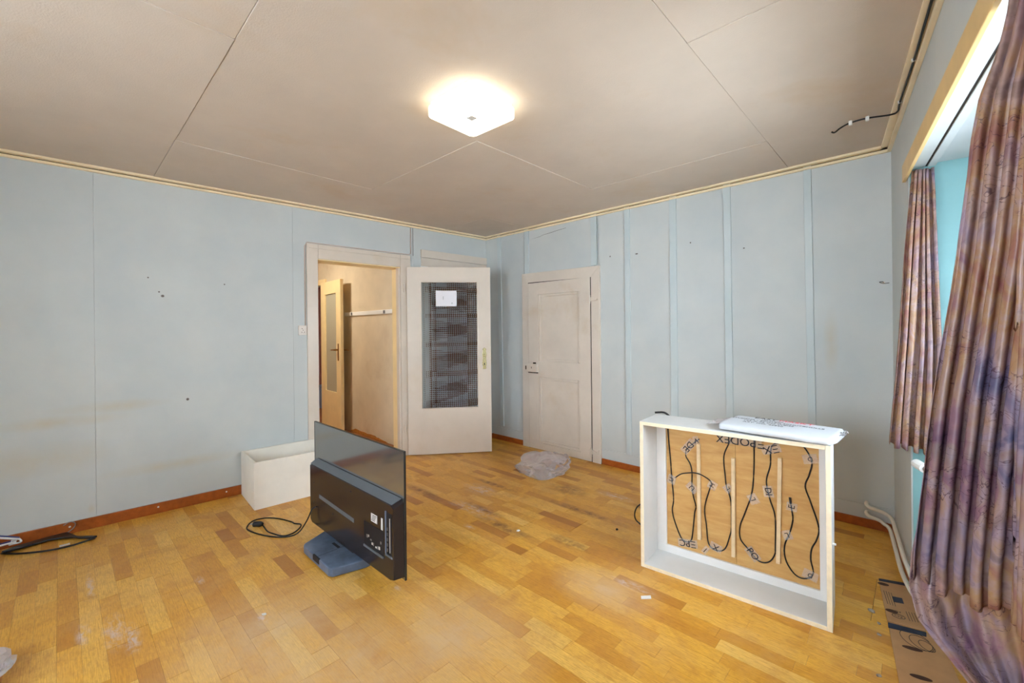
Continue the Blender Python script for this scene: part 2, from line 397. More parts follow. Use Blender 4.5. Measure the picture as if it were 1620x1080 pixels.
# ---- left wall
g = G(); TH = .17; P = .012
S0, S1 = -1.93, 3.441
for a, b in (((S0, P, 0), (1.436, TH, CEIL)), ((1.436, P, 1.967), (2.305, TH, CEIL)), ((2.305, P, 0), (2.62, TH, CEIL)), ((2.62, P, 2.07), (3.38, TH, CEIL)), ((3.38, P, 0), (3.6, TH, CEIL))): g.box(a, b)
wall_left = ob('wall_left', g, 'wall', mw=FL, kind='structure')
gp = .0008
for a, b in (((S0, 0, 0), (-1.225-gp, P, CEIL)), ((-1.225, 0, 0), (.015-gp, P, CEIL)), ((.015, 0, 0), (1.255-gp, P, CEIL)), ((1.255, 0, 0), (1.44, P, 1.97)), ((1.255, 0, 1.97), (2.438-gp, P, CEIL)), ((2.30, 0, 0), (2.438-gp, P, 1.97)), ((2.438, 0, 0), (2.62, P, 2.07)), ((2.438, 0, 2.07), (3.441, P, CEIL)), ((3.38, 0, 0), (3.441, P, 2.07))):
    ob('wall_panel', G().box(a, b), 'wall', wall_left, bevel=.0012)
# dark strip at the panel seam above the door, painting the wire's shadow
ob('wire_shadow', G().box((2.4345, -.003, 2.09), (2.438, 0, 2.40)), 'dark', wall_left)
# ---- back wall
LB = -.108+3.809
g = G().box((-.25, P, 0), (.61, .2, CEIL)).box((.61, P, 1.86), (1.60, .2, CEIL)).box((1.60, P, 0), (LB+.45, .2, CEIL)).box((.55, .15, 0), (1.65, .2, 1.9))
wall_back = ob('wall_back', g, 'wall', mw=FB, kind='structure')
X0 = 3.809
bat = [(-3.60, -3.545, .17, CEIL, .02), (-3.176, -3.11, 1.915, CEIL, 0), (-2.306, -2.242, 1.915, CEIL, 0), (-1.945, -1.894, .145, CEIL, .0), (-1.523, -1.464, .145, CEIL, .0), (-1.09, -1.038, .145, CEIL, .006), (-.563, -.518, .145, CEIL, .014)]
for a, b, z0, z1, lean in bat:      # old battens, slightly out of plumb
    a += X0; b += X0; q = .012
    ob('batten', G().hull8([(a+lean, -q, z0), (b+lean, -q, z0), (b+lean, 0, z0), (a+lean, 0, z0), (a-lean*.3, -q, z1), (b-lean*.3, -q, z1), (b-lean*.3, 0, z1), (a-lean*.3, 0, z1)]), 'batten', wall_back, bevel=.002)
edges = [-.02, -3.57+X0, -3.143+X0, -2.274+X0, -1.92+X0, -1.494+X0, -1.063+X0, -.54+X0, LB+.02]
for i in range(8):
    a, b = edges[i]+.0008, edges[i+1]-.0008
    if i == 2: ob('wall_panel', G().box((a, 0, 1.87), (b, P, CEIL)), 'wall', wall_back, bevel=.001)
    elif i == 1: ob('wall_panel', G().box((a, 0, .146), (.62, P, CEIL)), 'wall', wall_back, bevel=.001)
    elif i == 3: ob('wall_panel', G().box((1.59, 0, .146), (b, P, CEIL)), 'wall', wall_back, bevel=.001)
    else: ob('wall_panel', G().box((a, 0, .146), (b, P, CEIL)), 'wall', wall_back, bevel=.001)
for a, b in ((-.02, .60), (1.60, LB+.02)):
    ob('foot_board', G().box((a, -.002, 0), (b, P, .1445)), 'wall', wall_back, bevel=.001)
ob('crack', G().prism([(.72, 2.292), (.85, 2.300), (.90, 2.312), (1.0, 2.318), (1.08, 2.327), (1.20, 2.336), (1.20, 2.3385), (1.08, 2.330), (1.0, 2.3215), (.90, 2.3145), (.85, 2.3025)], -.0008, .0, 'y'), 'dark', wall_back)
# ---- window wall with deep window bay
NX0, NX1, NZ, ND = .70, 2.80, 2.08, .42
g = G().box((-.2, 0, 0), (NX0-.004, ND+.1, CEIL)).box((NX0-.004, 0, NZ+.004), (NX1+.004, ND+.1, CEIL)).box((NX1+.004, 0, 0), (5.5, ND+.1, CEIL)).box((NX0-.004, ND, 0), (NX1+.004, ND+.1, .80)).box((NX0-.004, ND, .80), (NX0+.25, ND+.1, NZ+.004)).box((NX0+.25, ND, NZ-.15), (NX1+.004, ND+.1, NZ+.004))
wall_right = ob('wall_right', g, 'wall', mw=FR, kind='structure')
ob('reveal', G().box((NX0-.004, .006, 0), (NX0, ND, NZ)), 'turq', wall_right)
ob('reveal', G().box((NX1, .006, 0), (NX1+.004, ND, NZ)), 'turq', wall_right)
ob('reveal', G().box((NX0, ND-.004, 0), (NX1, ND, .80)), 'turq', wall_right); ob('reveal', G().box((NX0, ND-.004, .80), (NX0+.25, ND, NZ)), 'turq', wall_right)
ob('bay_soffit', G().box((NX0, .001, NZ), (NX1, ND, NZ+.004)), 'soffit', wall_right)
# ---- wall behind the viewer, with an added, unseen window
WF0, WF1, WZ0, WZ1 = .55, 2.95, .85, 2.15
g = G().box((-.2, 0, 0), (WF0, .3, CEIL)).box((WF0, 0, 0), (WF1, .3, WZ0)).box((WF0, 0, WZ1), (WF1, .3, CEIL)).box((WF1, 0, 0), (4.9, .3, CEIL))
wall_front = ob('wall_front', g, 'wall', mw=FF, kind='structure')
def window(name, fr, x0, x1, z0, z1, yy, nsash, sill):
    r = root(name, fr, kind='structure')
    g = G(); q = .045
    g.box((x0, yy, z0), (x0+q, yy+.06, z1)).box((x1-q, yy, z0), (x1, yy+.06, z1)).box((x0+q, yy, z0), (x1-q, yy+.06, z0+q)).box((x0+q, yy, z1-q), (x1-q, yy+.06, z1))
    ob('window_frame', g, 'white', r, bevel=.003)
    w = (x1-x0-2*q)/nsash
    for i in range(nsash):
        a, b = x0+q+i*w+.002, x0+q+(i+1)*w-.002; s = .05; c, d = z0+q+.002, z1-q-.002
        g = G().box((a, yy-.012, c), (a+s, yy+.035, d)).box((b-s, yy-.012, c), (b, yy+.035, d)).box((a+s, yy-.012, c), (b-s, yy+.035, c+s)).box((a+s, yy-.012, d-s), (b-s, yy+.035, d))
        sh = ob('sash', g, 'white', r, bevel=.003)
        ob('pane', G().box((a+s, yy+.01, c+s), (b-s, yy+.014, d-s)), 'pane', sh)
        ob('window_handle', G().box((b-.035, yy-.045, (c+d)/2-.06), (b-.018, yy-.012, (c+d)/2+.06)), 'grey', sh, bevel=.004)
    ob('window_sill', G().box((x0, yy-sill, z0-.03), (x1, yy, z0)), 'white', r, bevel=.004)
    portal(fr @ T((x0+x1)/2, yy+.10, (z0+z1)/2) @ Matrix.Rotation(PI/2, 4, 'X') @ Matrix.Rotation(PI, 4, 'Y') @ Matrix.Rotation(PI, 4, 'Y'), x1-x0, z1-z0)
    return r
window('window_1', FR, NX0+.25, NX1-.02, .83, NZ-.15, ND+.02, 2, .14)
window('window_added', FF, WF0, WF1, WZ0, WZ1, .15, 3, .2)  # added out of view to bring in daylight from behind
# ---- trims at the ceiling
def cornice(n, fr, x0, x1, flip=False):
    r = root('trim_%d' % n, fr, kind='structure')
    ob('ceiling_strip', G().box((x0, -.05, CEIL-.012), (x1, -.008, CEIL+.004)), 'trim', r, bevel=.003)
    ob('shadow_gap', G().box((x0, -.010, CEIL-.03), (x1, -.001, CEIL)), 'dark', r)
    ob('wall_strip', G().box((x0, -.020, CEIL-.034), (x1, 0, CEIL-.017)), 'trim', r, bevel=.003)
cornice(1, FL, S0, 3.44); cornice(2, FB, .01, LB-.005); cornice(3, FR, .0, 5.3)
# ---- baseboards
bl = ob('baseboard_left', G().box((S0, -.016, 0), (1.35, 0, .072)), 'base', mw=FL, bevel=.002, kind='structure')
for s_ in (-.55, -.11, .335, .75): ob('nail_cap', G().prism([(s_+.006*math.cos(a*PI/4), .045+.006*math.sin(a*PI/4)) for a in range(8)], -.018, -.015, 'y'), 'chalk', bl)
ob('baseboard_back', G().box((0, -.014, 0), (.60, 0, .055)).box((1.605, -.014, 0), (LB, 0, .055)), 'base', mw=FB, bevel=.002, kind='structure')
ob('baseboard_right', G().box((.0, -.014, 0), (NX0, 0, .055)), 'base', mw=FR, bevel=.002, kind='structure')

# ---------------------------------------------------------------- door_1: glazed room door standing open
d1 = root('door_1', FL, kind='structure')
def casing_part(g, name='casing', mat='cream', par=None, bev=.004): return ob(name, g, mat, par, bevel=bev)
casing_part(G().box((1.366, -.018, 0), (1.462, 0, 2.085)), par=d1)
casing_part(G().box((2.28, -.018, 0), (2.396, 0, 2.085)), par=d1)
casing_part(G().box((1.462, -.018, 1.955), (2.28, 0, 2.085)), par=d1)
ob('casing_bead', G().box((1.385, -.024, 2.045), (2.38, -.018, 2.052)), 'cream', d1, bevel=.002)
ob('jamb', G().box((1.436, 0, 0), (1.456, TH+.01, 1.967)), 'hallpaint', d1)
ob('jamb', G().box((2.285, 0, 0), (2.305, TH+.01, 1.967)), 'hallpaint', d1)
ob('jamb', G().box((1.456, 0, 1.947), (2.285, TH+.01, 1.967)), 'hallpaint', d1)
ob('rebate', G().box((2.262, .0, 0), (2.285, .05, 1.947)), 'cream', d1, bevel=.002)
ob('threshold', G().box((1.456, 0, 0), (2.285, TH, .012)), 'brown', d1, bevel=.003)
for z in (.28, 1.74): ob('hinge', G().tube([(2.312, -.028, z-.045), (2.312, -.028, z+.045)], .009, 10, 0), 'cream', d1, smooth=False)
# the leaf, hinged at the casing and swung into the room
LF = FL.inverted() @ frame((-3.838, 2.478), (.542, .660))
LW, LH, LT = .866, 1.96, .04
gx0, gx1, gz0, gz1 = .148, .722, .487, 1.80
g = G().box((0, 0, .008), (gx0, LT, LH)).box((gx1, 0, .008), (LW, LT, LH)).box((gx0, 0, .008), (gx1, LT, gz0)).box((gx0, 0, gz1), (gx1, LT, LH))
leaf = ob('leaf', g, 'cream', d1, mw=LF)
# cross-reeded pane: each facet its own little pyramid
g = G(); nx, nz = 28, 64; dx = (gx1-gx0)/nx; dz = (gz1-gz0)/nz
for i in range(nx):
    for j in range(nz):
        a, c = gx0+i*dx, gz0+j*dz; k = len(g.v)
        e = dx*.08; f = dz*.08
        g.v += [(a, .018, c), (a+dx, .018, c), (a+dx, .018, c+dz), (a, .018, c+dz), (a+dx/2, .009, c+dz/2)]; g.tone += [0]*5
        g.f += [(k, k+1, k+4), (k+1, k+2, k+4), (k+2, k+3, k+4), (k+3, k, k+4)]
k = len(g.v); g.v += [(gx0, .022, gz0), (gx1, .022, gz0), (gx1, .022, gz1), (gx0, .022, gz1)]; g.tone += [0]*4; g.f.append((k, k+3, k+2, k+1))
ob('glass', g, 'figured', leaf)
b = .014
ob('glazing_bead', G().box((gx0-b, -.004, gz0-b), (gx0, .012, gz1+b)).box((gx1, -.004, gz0-b), (gx1+b, .012, gz1+b)).box((gx0, -.004, gz0-b), (gx1, .012, gz0)).box((gx0, -.004, gz1), (gx1, .012, gz1+b)), 'cream', leaf, bevel=.003)
hz, hx = .995, .797
pl = [(-.014, -.11), (-.02, -.10), (-.016, -.085), (-.022, -.06), (-.018, 0), (-.022, .05), (-.015, .08), (-.02, .1), (0, .118), (.02, .1), (.015, .08), (.022, .05), (.018, 0), (.022, -.06), (.016, -.085), (.02, -.10), (.014, -.11)]
ob('handle_plate', G().prism([(hx+p, hz+q) for p, q in pl], -.006, 0, 'y'), 'brass', leaf, bevel=.002)
ob('handle_socket', G().prism([(hx+.013*math.cos(a*PI/8), hz+.035+.013*math.sin(a*PI/8)) for a in range(16)], -.014, -.006, 'y'), 'brass', leaf, bevel=.003)
ob('keyhole', G().prism([(hx+p, hz-.055+q) for p, q in ((-.003, -.014), (.003, -.014), (.004, .004), (.002, .01), (-.002, .01), (-.004, .004))], -.0068, -.0055, 'y'), 'ink', leaf)
ob('latch_plate', G().box((LW-.001, .008, .93), (LW+.002, .032, 1.10)), 'brass', leaf)
LFW = FL @ LF
pn = root('paper_note', LFW @ T(.402, -.001, 1.632), 'small white paper sheet taped to the door glass', 'paper')
ob('sheet', G().box((-.108, -.0006, -.082), (.108, .0012, .082)), 'paper', pn)
ob('pencil_mark', G().box((-.032, -.0012, -.012), (-.029, -.0006, .022)), 'ink', pn); ob('pencil_mark', G().box((.058, -.0012, -.058), (.062, -.0006, -.042)), 'ink', pn)

# ---------------------------------------------------------------- door_2: closet door in the back wall
d2 = root('door_2', FB @ T(X0, 0, 0), kind='structure')
ob('casing', G().prism([(-3.212, .0), (-3.115, .0), (-3.115, 1.812), (-3.205, 1.918)], -.022, 0, 'y'), 'closet', d2, bevel=.003)
ob('casing', G().prism([(-2.303, .0), (-2.208, .0), (-2.205, 1.905), (-2.303, 1.80)], -.022, 0, 'y'), 'closet', d2, bevel=.003)
ob('casing', G().prism([(-3.115, 1.812), (-2.303, 1.80), (-2.205, 1.905), (-3.205, 1.918)], -.022, 0, 'y'), 'closet', d2, bevel=.003)
xa, xb, zt = -3.108, -2.310, 1.802
px0, px1 = -2.965, -2.432
g = G().box((xa, -.03, .006), (px0, .01, zt)).box((px1, -.03, .006), (xb, .01, zt)).box((px0, -.03, .006), (px1, .01, .075)).box((px0, -.03, .785), (px1, .01, .955)).box((px0, -.03, 1.675), (px1, .01, zt))
lf2 = ob('leaf', g, 'closet', d2)
for z0, z1 in ((.075, .785), (.955, 1.675)):
    ob('panel', G().box((px0, -.008, z0), (px1, .0, z1)), 'closet', lf2)
    q = .028
    mg = G()
    for a, b2 in (((px0, z0), (px0+q, z1)), ((px1-q, z0), (px1, z1)), ((px0+q, z0), (px1-q, z0+q)), ((px0+q, z1-q), (px1-q, z1))):
        mg.box((a[0], -.023, a[1]), (b2[0], -.008, b2[1]))
    ob('moulding', mg, 'closet', lf2, bevel=.006)
ob('dark_gap', G().box((-3.116, -.0215, 0), (xa, .012, 1.812)).box((xb, -.0215, 0), (-2.302, .012, 1.802)).box((xa, -.0215, zt), (xb, .012, 1.812)), 'dark', d2)
lk = ob('box_lock', G().box((-3.118, -.058, .835), (-2.975, -.03, .925)), 'closet', d2, bevel=.004)
ob('keyhole', G().box((-3.05, -.0595, .875), (-3.043, -.058, .893)), 'ink', lk)
ob('lock_bolt', G().box((-3.03, -.05, .925), (-3.0, -.034, .94)).box((-3.1, -.05, .825), (-2.97, -.034, .834)), 'dark', lk)
kp = ob('lock_keeper', G().box((-3.175, -.05, .845), (-3.122, -.022, .915)), 'closet', d2, bevel=.004)
ob('keeper_slot', G().box((-3.14, -.0515, .86), (-3.126, -.05, .90)), 'dark', kp)
for z, drop in ((1.585, .01), (.10, .04)):
    h = ob('strap_hinge', G().prism([(-2.39, z), (-2.36, z-.012), (-2.31, z-.02), (-2.295, z-.02), (-2.23, z-.012), (-2.225, z+.03 if drop > .02 else z), (-2.235, z+.03 if drop > .02 else z+.005), (-2.245, z+.005), (-2.295, z+.02), (-2.31, z+.02), (-2.36, z+.014)], -.036, -.02, 'y'), 'closet', d2, bevel=.002)
    ob('hinge_pin', G().tube([(-2.306, -.042, z-.04), (-2.306, -.042, z+.04)], .01, 8, 0), 'closet', h)

# ---------------------------------------------------------------- built-in cupboard behind the open door
cup = root('built_in_cupboard', FL, 'built-in cupboard with brown shelves behind the open glazed door', 'cupboard')
ob('header_board', G().box((2.525, -.02, 2.084), (3.435, 0, 2.168)), 'cream', cup, bevel=.003)
ob('header_panel', G().box((2.530, -.012, 1.99), (3.435, 0, 2.082)), 'cream', cup, bevel=.002)
ob('side_casing', G().box((2.525, -.018, 0), (2.615, 0, 1.99)), 'white', cup, bevel=.003)
ob('side_casing', G().box((3.385, -.018, 0), (3.435, 0, 1.99)), 'cream', cup, bevel=.003)
ob('cupboard_lining', G().box((2.60, .30, 0), (3.40, .32, 2.07)).box((2.60, .012, 0), (2.62, .30, 2.07)).box((3.38, .012, 0), (3.40, .30, 2.07)).box((2.60, .012, 2.05), (3.40, .30, 2.07)).box((2.62, .012, 0), (3.38, .30, .02)), 'shelfback', cup)
for s_ in (2.622, 3.35): ob('upright', G().box((s_, .0, .02), (s_+.03, .28, 2.05)), 'brown', cup)
for z in (.42, .78, 1.12, 1.45, 1.75): ob('shelf', G().box((2.653, .0, z), (3.349, .28, z+.035)), 'brown', cup, bevel=.002)

# ---------------------------------------------------------------- hall beyond the doorway
HY = 2.60
ob('floor_hall', G().box((-9.3, .5, -.06), (-4.16, 4.7, -.003)), 'hallfloor', kind='structure')
ob('ceiling_hall', G().box((-9.3, .5, 2.50), (-4.05, 4.7, 2.56)), 'hallwall', kind='structure')
wh = ob('wall_hall', G().box((-6.14, HY, 0), (-4.03, HY+.1, 2.5)).box((-6.95, HY, 1.965), (-6.14, HY+.1, 2.5)).box((-9.3, HY, 0), (-6.95, HY+.1, 2.5)), 'hallwall', kind='structure')
ob('bare_plaster', G().prism([(-5.36, 0.000), (-4.45, 0.000), (-4.5, 0.011), (-4.6, 0.017), (-4.66, 0.028), (-4.7, 0.025), (-4.74, 0.039), (-4.85, 0.041), (-4.93, 0.033), (-5.0, 0.041), (-5.1, 0.039), (-5.18, 0.047), (-5.24, 0.050), (-5.3, 0.028), (-5.36, 0.017)], HY-.003, HY, 'y'), 'rust', wh)
ob('wall_hall_front', G().box((-9.3, .5, 0), (-4.2, .6, 2.5)), 'hallwall', kind='structure')
ob('wall_hall_end', G().box((-9.3, .6, 0), (-9.2, 4.7, 2.5)), 'pink', kind='structure')
ob('wall_pink_room', G().box((-9.2, 3.9, 0), (-4.3, 4.0, 2.5)), 'pink', kind='structure')
cr = root('coat_rail', T(-4.85, HY, 1.52), 'white wooden coat rail on the hall wall', 'coat rail')
ob('board', G().box((-.62, -.02, -.024), (.55, 0, .024)), 'white', cr, bevel=.003)
for x in (-.42, .38): ob('bracket', G().box((x-.02, -.024, -.018), (x+.02, -.02, .018)), 'grey', cr)
d3 = root('door_3', T(-6.045, HY-.05, 0), kind='structure')
hw = .70; q = .005
g = G().box((0, -.04, .01), (.16, 0, 1.97)).box((.55, -.04, .01), (hw, 0, 1.97)).box((.16, -.04, .01), (.55, 0, .50)).box((.16, -.04, 1.80), (.55, 0, 1.97))
l3 = ob('leaf', g, 'hallpaint', d3, bevel=.003)
ob('glass', G().box((.16, -.024, .50), (.55, -.018, 1.80)), 'hallglass', l3)
ob('handle_plate', G().box((.61, -.046, .92), (.64, -.04, 1.14)), 'hallbrass', l3, bevel=.002)
ob('lever', G().tube([(.625, -.045, 1.06), (.625, -.085, 1.06), (.585, -.09, 1.06), (.505, -.088, 1.055)], .009, 8, 4), 'hallbrass', l3, smooth=True)
ob('lever', G().tube([(.685, .0, 1.06), (.685, .035, 1.06), (.745, .04, 1.055)], .009, 8, 4), 'hallbrass', l3, smooth=True)
d3.rotation_euler = (0, 0, math.radians(-3.5))
t4 = root('trim_4', T(0, HY, 0), kind='structure')
ob('casing', G().box((-6.14, -.02, 0), (-6.06, 0, 2.04)), 'hallpaint', t4, bevel=.003); ob('casing', G().box((-7.03, -.02, 0), (-6.95, 0, 2.04)), 'hallpaint', t4, bevel=.003); ob('casing', G().box((-6.95, -.02, 1.96), (-6.14, 0, 2.04)), 'hallpaint', t4, bevel=.003)
d4 = root('door_4', T(-8.6, 3.88, 0), kind='structure')
l4 = ob('leaf', G().box((0, -.03, .01), (.85, 0, 1.98)), 'pink', d4, bevel=.003)
ob('arched_moulding', G().tube([(.12, -.033, .9), (.12, -.033, 1.6)]+[(.425-.305*math.cos(a*PI/8), -.033, 1.62+.16*math.sin(a*PI/8)) for a in range(1, 8)]+[(.73, -.033, 1.6), (.73, -.033, .9)], .008, 6, 2), 'brown', l4)
sb = root('storage_box', T(-7.55, 3.2, 0), 'pale blue storage box on the floor of the pink room', 'box')
ob('body', G().box((-.3, -.18, 0), (.3, .18, .28)), 'blue', sb, bevel=.01); ob('lid', G().box((-.31, -.19, .28), (.31, .19, .34)), 'blue', sb, bevel=.01)
hl = root('hall_lamp', T(-5.6, 1.5, 2.5), 'round ceiling lamp in the hall', 'lamp')
ob('base', G().prism([(.16*math.cos(a*PI/12), .16*math.sin(a*PI/12)) for a in range(24)], -.02, 0), 'white', hl)
ob('diffuser', G().prism([(.14*math.cos(a*PI/12), .14*math.sin(a*PI/12)) for a in range(24)], -.08, -.02), 'halllamp', hl)
# ---------------------------------------------------------------- ceiling lamp
cl = root('ceiling_lamp', T(-1.595, 1.412, CEIL), 'lit square white ceiling lamp with rounded corners', 'lamp')
def rsq(h, r, n=6):
    out = []
    for cx, cy, a0 in ((h-r, h-r, 0), (-h+r, h-r, 90), (-h+r, -h+r, 180), (h-r, -h+r, 270)):
        for k in range(n+1): a = math.radians(a0+90*k/n); out.append((cx+r*math.cos(a), cy+r*math.sin(a)))
    return out
ob('base_plate', G().prism(rsq(.148, .02), -.018, .004), 'white', cl)
ob('diffuser', G().prism(rsq(.158, .03), -.07, -.018), 'lamp', cl, bevel=.008)
ob('centre_plate', G().prism([(.02, .02), (-.02, .02), (-.02, -.02), (.02, -.02)], -.0715, -.070), 'white', cl)
cl.rotation_euler = (0, 0, math.radians(2))

# ---------------------------------------------------------------- light switch and its wire, small wall and ceiling fittings
sw = root('light_switch', FL @ T(1.325, 0, 1.312), 'small white surface light switch beside the doorway casing', 'switch')
ob('switch_housing', G().box((-.033, -.03, -.042), (.033, 0, .042)), 'switchp', sw, bevel=.004)
ob('switch_rocker', G().box((-.02, -.035, -.026), (.02, -.03, .026)), 'switchp', sw, bevel=.003)
for a, b in ((-.008, .014), (0, 0), (-.01, -.016), (.01, -.016)): ob('contact_hole', G().box((a-.003, -.0358, b-.003), (a+.003, -.035, b+.003)), 'hole', sw)
ob('switch_wire', G().tube([(1.352, -.006, 1.35), (1.352, -.006, 2.06), (1.372, -.006, 2.094), (2.38, -.006, 2.096), (2.404, -.006, 2.11), (2.406, -.006, 2.38)],   .0045, 6, 0), 'wire', mw=FL, smooth=True, label='thin pinkish wire running along the doorway casing to the switch', cat='wire')
cc = root('ceiling_cable', T(0, 0, CEIL), 'black cable clipped along the ceiling edge above the window', 'cable')
cpts = [(-.345, 3.035, -.012), (-.33, 3.035, -.02), (-.30, 3.01, -.012), (-.255, 2.984, -.008), (-.184, 2.985, -.007), (-.09, 3.0, -.016), (-.062, 2.97, -.017), (-.052, 2.86, -.018), (.0, 2.45, -.018), (.062, 1.9, -.018), (.13, 1.35, -.018), (.35, -.5, -.018)]
ob('cord', G().tube(cpts, .0045, 7, 5), 'black', cc, smooth=True)
for i in (3, 4, 7, 8): x, y_, z_ = cpts[i]; ob('clip', G().box((x-.008, y_-.008, -.022), (x+.008, y_+.008, .002)), 'white', cc, bevel=.002)
hk = root('wall_hook', T(-.15, 3.58, 1.57), 'tiny bent wire hook on the panelled wall near the window', 'hook')
ob('wire_loop', G().tube([(.0, 0, .002), (-.004, -.02, .006), (-.018, -.03, .004), (.0, -.036, -.006), (.028, -.03, -.004)], .002, 6, 5), 'dark', hk); ob('hook_plate', G().box((-.006, -.003, -.006), (.006, 0, .008)), 'closet', hk)
hk.rotation_euler = (0, 0, 0)

# ---------------------------------------------------------------- pelmet, rail, curtains
pm = root('pelmet', FR, 'cream painted wooden pelmet board over the window bay', 'pelmet')
ob('board', G().box((.635, -.016, 2.024), (3.0, -.002, 2.108)), 'pelmet', pm, bevel=.002)
ob('end_block', G().box((.635, -.002, 2.03), (.65, -.0001, 2.10)), 'pelmet', pm)
cr2 = root('curtain_rail', FR, 'white double curtain rail under the bay soffit', 'curtain rail')
for yy, ww in ((.012, .045), (.066, .03)): ob('track', G().box((.715, yy, 2.062), (2.79, yy+ww, 2.0795)), 'soffit', cr2, bevel=.002)
ob('track_slot', G().box((.715, .0575, 2.066), (2.79, .0655, 2.0795)), 'dark', cr2)
def curtain(name, label, path, nf, amp, ztop, hem, seed, nu=240, nv=60, group=None):
    """path(z) -> plan polyline the pleats follow at height z; hem(u) -> bottom height"""
    rnd = random.Random(seed); ph = [rnd.uniform(-.35, .35) for _ in range(40)]; sk = [rnd.uniform(.65, 1.3) for _ in range(41)]
    def fn(u, v):
        z0 = hem(u); z = ztop+(z0-ztop)*v
        pts = [Vector((a, b, 0)) for a, b in path(z)]
        seg = [(pts[i+1]-pts[i]).length for i in range(len(pts)-1)]; tot = sum(seg); d = u*tot
        i = 0
        while i < len(seg)-1 and d > seg[i]: d -= seg[i]; i += 1
        t = (pts[i+1]-pts[i]).normalized(); nrm = Vector((-t.y, t.x, 0)); p = pts[i]+t*d
        k = u*nf; ki = int(k)
        w = k+ph[min(ki, 39)]*.5*math.sin(PI*(k-ki))**2+.10*math.sin(z*3+seed+u*9)
        a = amp(z)*(sk[min(ki, 39)]*(1-(k-ki))+sk[min(ki+1, 40)]*(k-ki))*(.8+.2*noise.noise((u*6, z*2.3, seed)))
        s_ = math.sin(2*PI*w)+.12*math.sin(6*PI*w+1)
        along = -.22*a*math.sin(4*PI*w)
        n2 = noise.noise((u*14, z*7, seed+3))*.004+noise.noise((u*30, z*16, seed+9))*.0018
        q = p+nrm*(a*s_+n2)+t*(along)
        return (q.x, q.y, z)
    r = root(name, T(0, 0, 0), label, 'curtain', group)
    me = ob('cloth', G().grid(fn, nu, nv), 'curtain', r, smooth=True, solid=.0016)
    return r, fn
xlN = [(.42, -.012), (.62, -.016), (.725, -.014), (.918, .003), (1.107, .021), (1.291, .044), (1.469, .066), (1.731, .090), (1.827, .104), (2.011, .152)]
near, nfn = curtain('curtain', 'long flower-printed mauve curtain whose trailing end hangs over the cardboard', lambda z: [(interp(xlN, z)+.004, 1.475), (.158+.024*min(1, max(0, (z-.6)/1.4)), 1.425), (.245, .98)], 21, lambda z: .011+.015*min(1, max(0, (2.0-z)/1.0)), 2.040, lambda u: .665-.03*u+.012*math.sin(u*60), 3, 420, 64)
# the trailing end of the cloth: a slack swag below the hem
def swag(u, v):
    left = [(.18, .17), (.30, .13), (.40, .092), (.47, .079), (.507, .049), (.539, .022), (.573, -.004), (.64, -.019), (.72, -.014), (.80, .0)]
    z = .80-.62*v
    x0 = interp(left, z); x1 = .185
    sag = .10*math.sin(PI*u)*v
    x = x0+(x1-x0)*u
    f = math.sin(2*PI*(u*2.6+.9*v*(1-u)))+.4*math.sin(2*PI*(u*5.1-1.1*v)+1)
    y_ = 1.50+.02*f*(.6+.6*v)-.05*math.sin(PI*min(1, v*1.2))*(1-u)-.15*max(0, u-.55)+.006*noise.noise((u*9, v*12, 4))
    return (x, y_, z-sag*.35)
ob('trailing_fold', G().grid(swag, 90, 70), 'curtain', near, smooth=True, solid=.0016)
xlF = [(.68, -.124), (.85, -.112), (1.027, -.096), (1.283, -.076), (1.662, -.050), (2.072, -.018)]
xrF = [(.68, .075), (1.2, .085), (1.6, .075), (2.05, .062)]
farc, _ = curtain('curtain', 'short flower-printed mauve curtain hanging by the room corner above the heating pipes', lambda z: [(interp(xlF, z)*.97+.012, 2.815), (interp(xrF, z)*.97, 2.835)], 5, lambda z: .012+.016*min(1, max(0, (2.0-z)/1.1)), 2.042, lambda u: .715-.03*u+.01*math.sin(u*31), 8, 160, 50)

# ---------------------------------------------------------------- radiator and pipes in the bay
rad = root('radiator', FR, 'white panel radiator in the window bay behind the curtains', 'radiator')
ob('panel', G().box((1.08, .105, .14), (2.55, .145, .66)), 'white', rad, bevel=.012)
for i in range(18): ob('rib', G().box((1.12+i*.078, .097, .18), (1.16+i*.078, .105, .62)), 'white', rad, bevel=.004)
ob('valve_head', G().tube([(.925, -.008, .675), (.99, .012, .672)], .02, 12, 0), 'white', rad)
ob('valve_body', G().tube([(.99, .012, .672), (1.06, .07, .665), (1.09, .12, .63)], .012, 8, 4), 'grey', rad)
def wpt(fr, x, y_, z): return fr @ Vector((x, y_, z))
def pipe(z, dz, off):
    p = [wpt(FB, X0-.243, .02, z), wpt(FB, X0-.243, -.035, z), wpt(FB, X0-.225, -.05, z-.012), wpt(FB, X0-.18, -.05, z-.022), wpt(FB, X0-.145-off, -.055-off, z-.032)]
    p += [wpt(FR, .12, -.022-off, z-.04), wpt(FR, .4, -.02-off, z-.05), wpt(FR, .7, -.02-off, z-.05), wpt(FR, .95, .0, z-.05), wpt(FR, 1.10, .08, z-.05)]
    return p
p1 = root('heating_pipe', T(0, 0, 0), 'upper of two white heating pipes running along the wall foot to the radiator', 'pipe')
ob('tube', G().tube(pipe(.158, 0, 0), .0105, 10, 6), 'pipe', p1, smooth=True)
p2 = root('heating_pipe', T(0, 0, 0), 'lower of two white heating pipes running along the wall foot to the radiator', 'pipe')
ob('tube', G().tube(pipe(.100, 0, .012), .0105, 10, 6), 'pipe', p2, smooth=True)

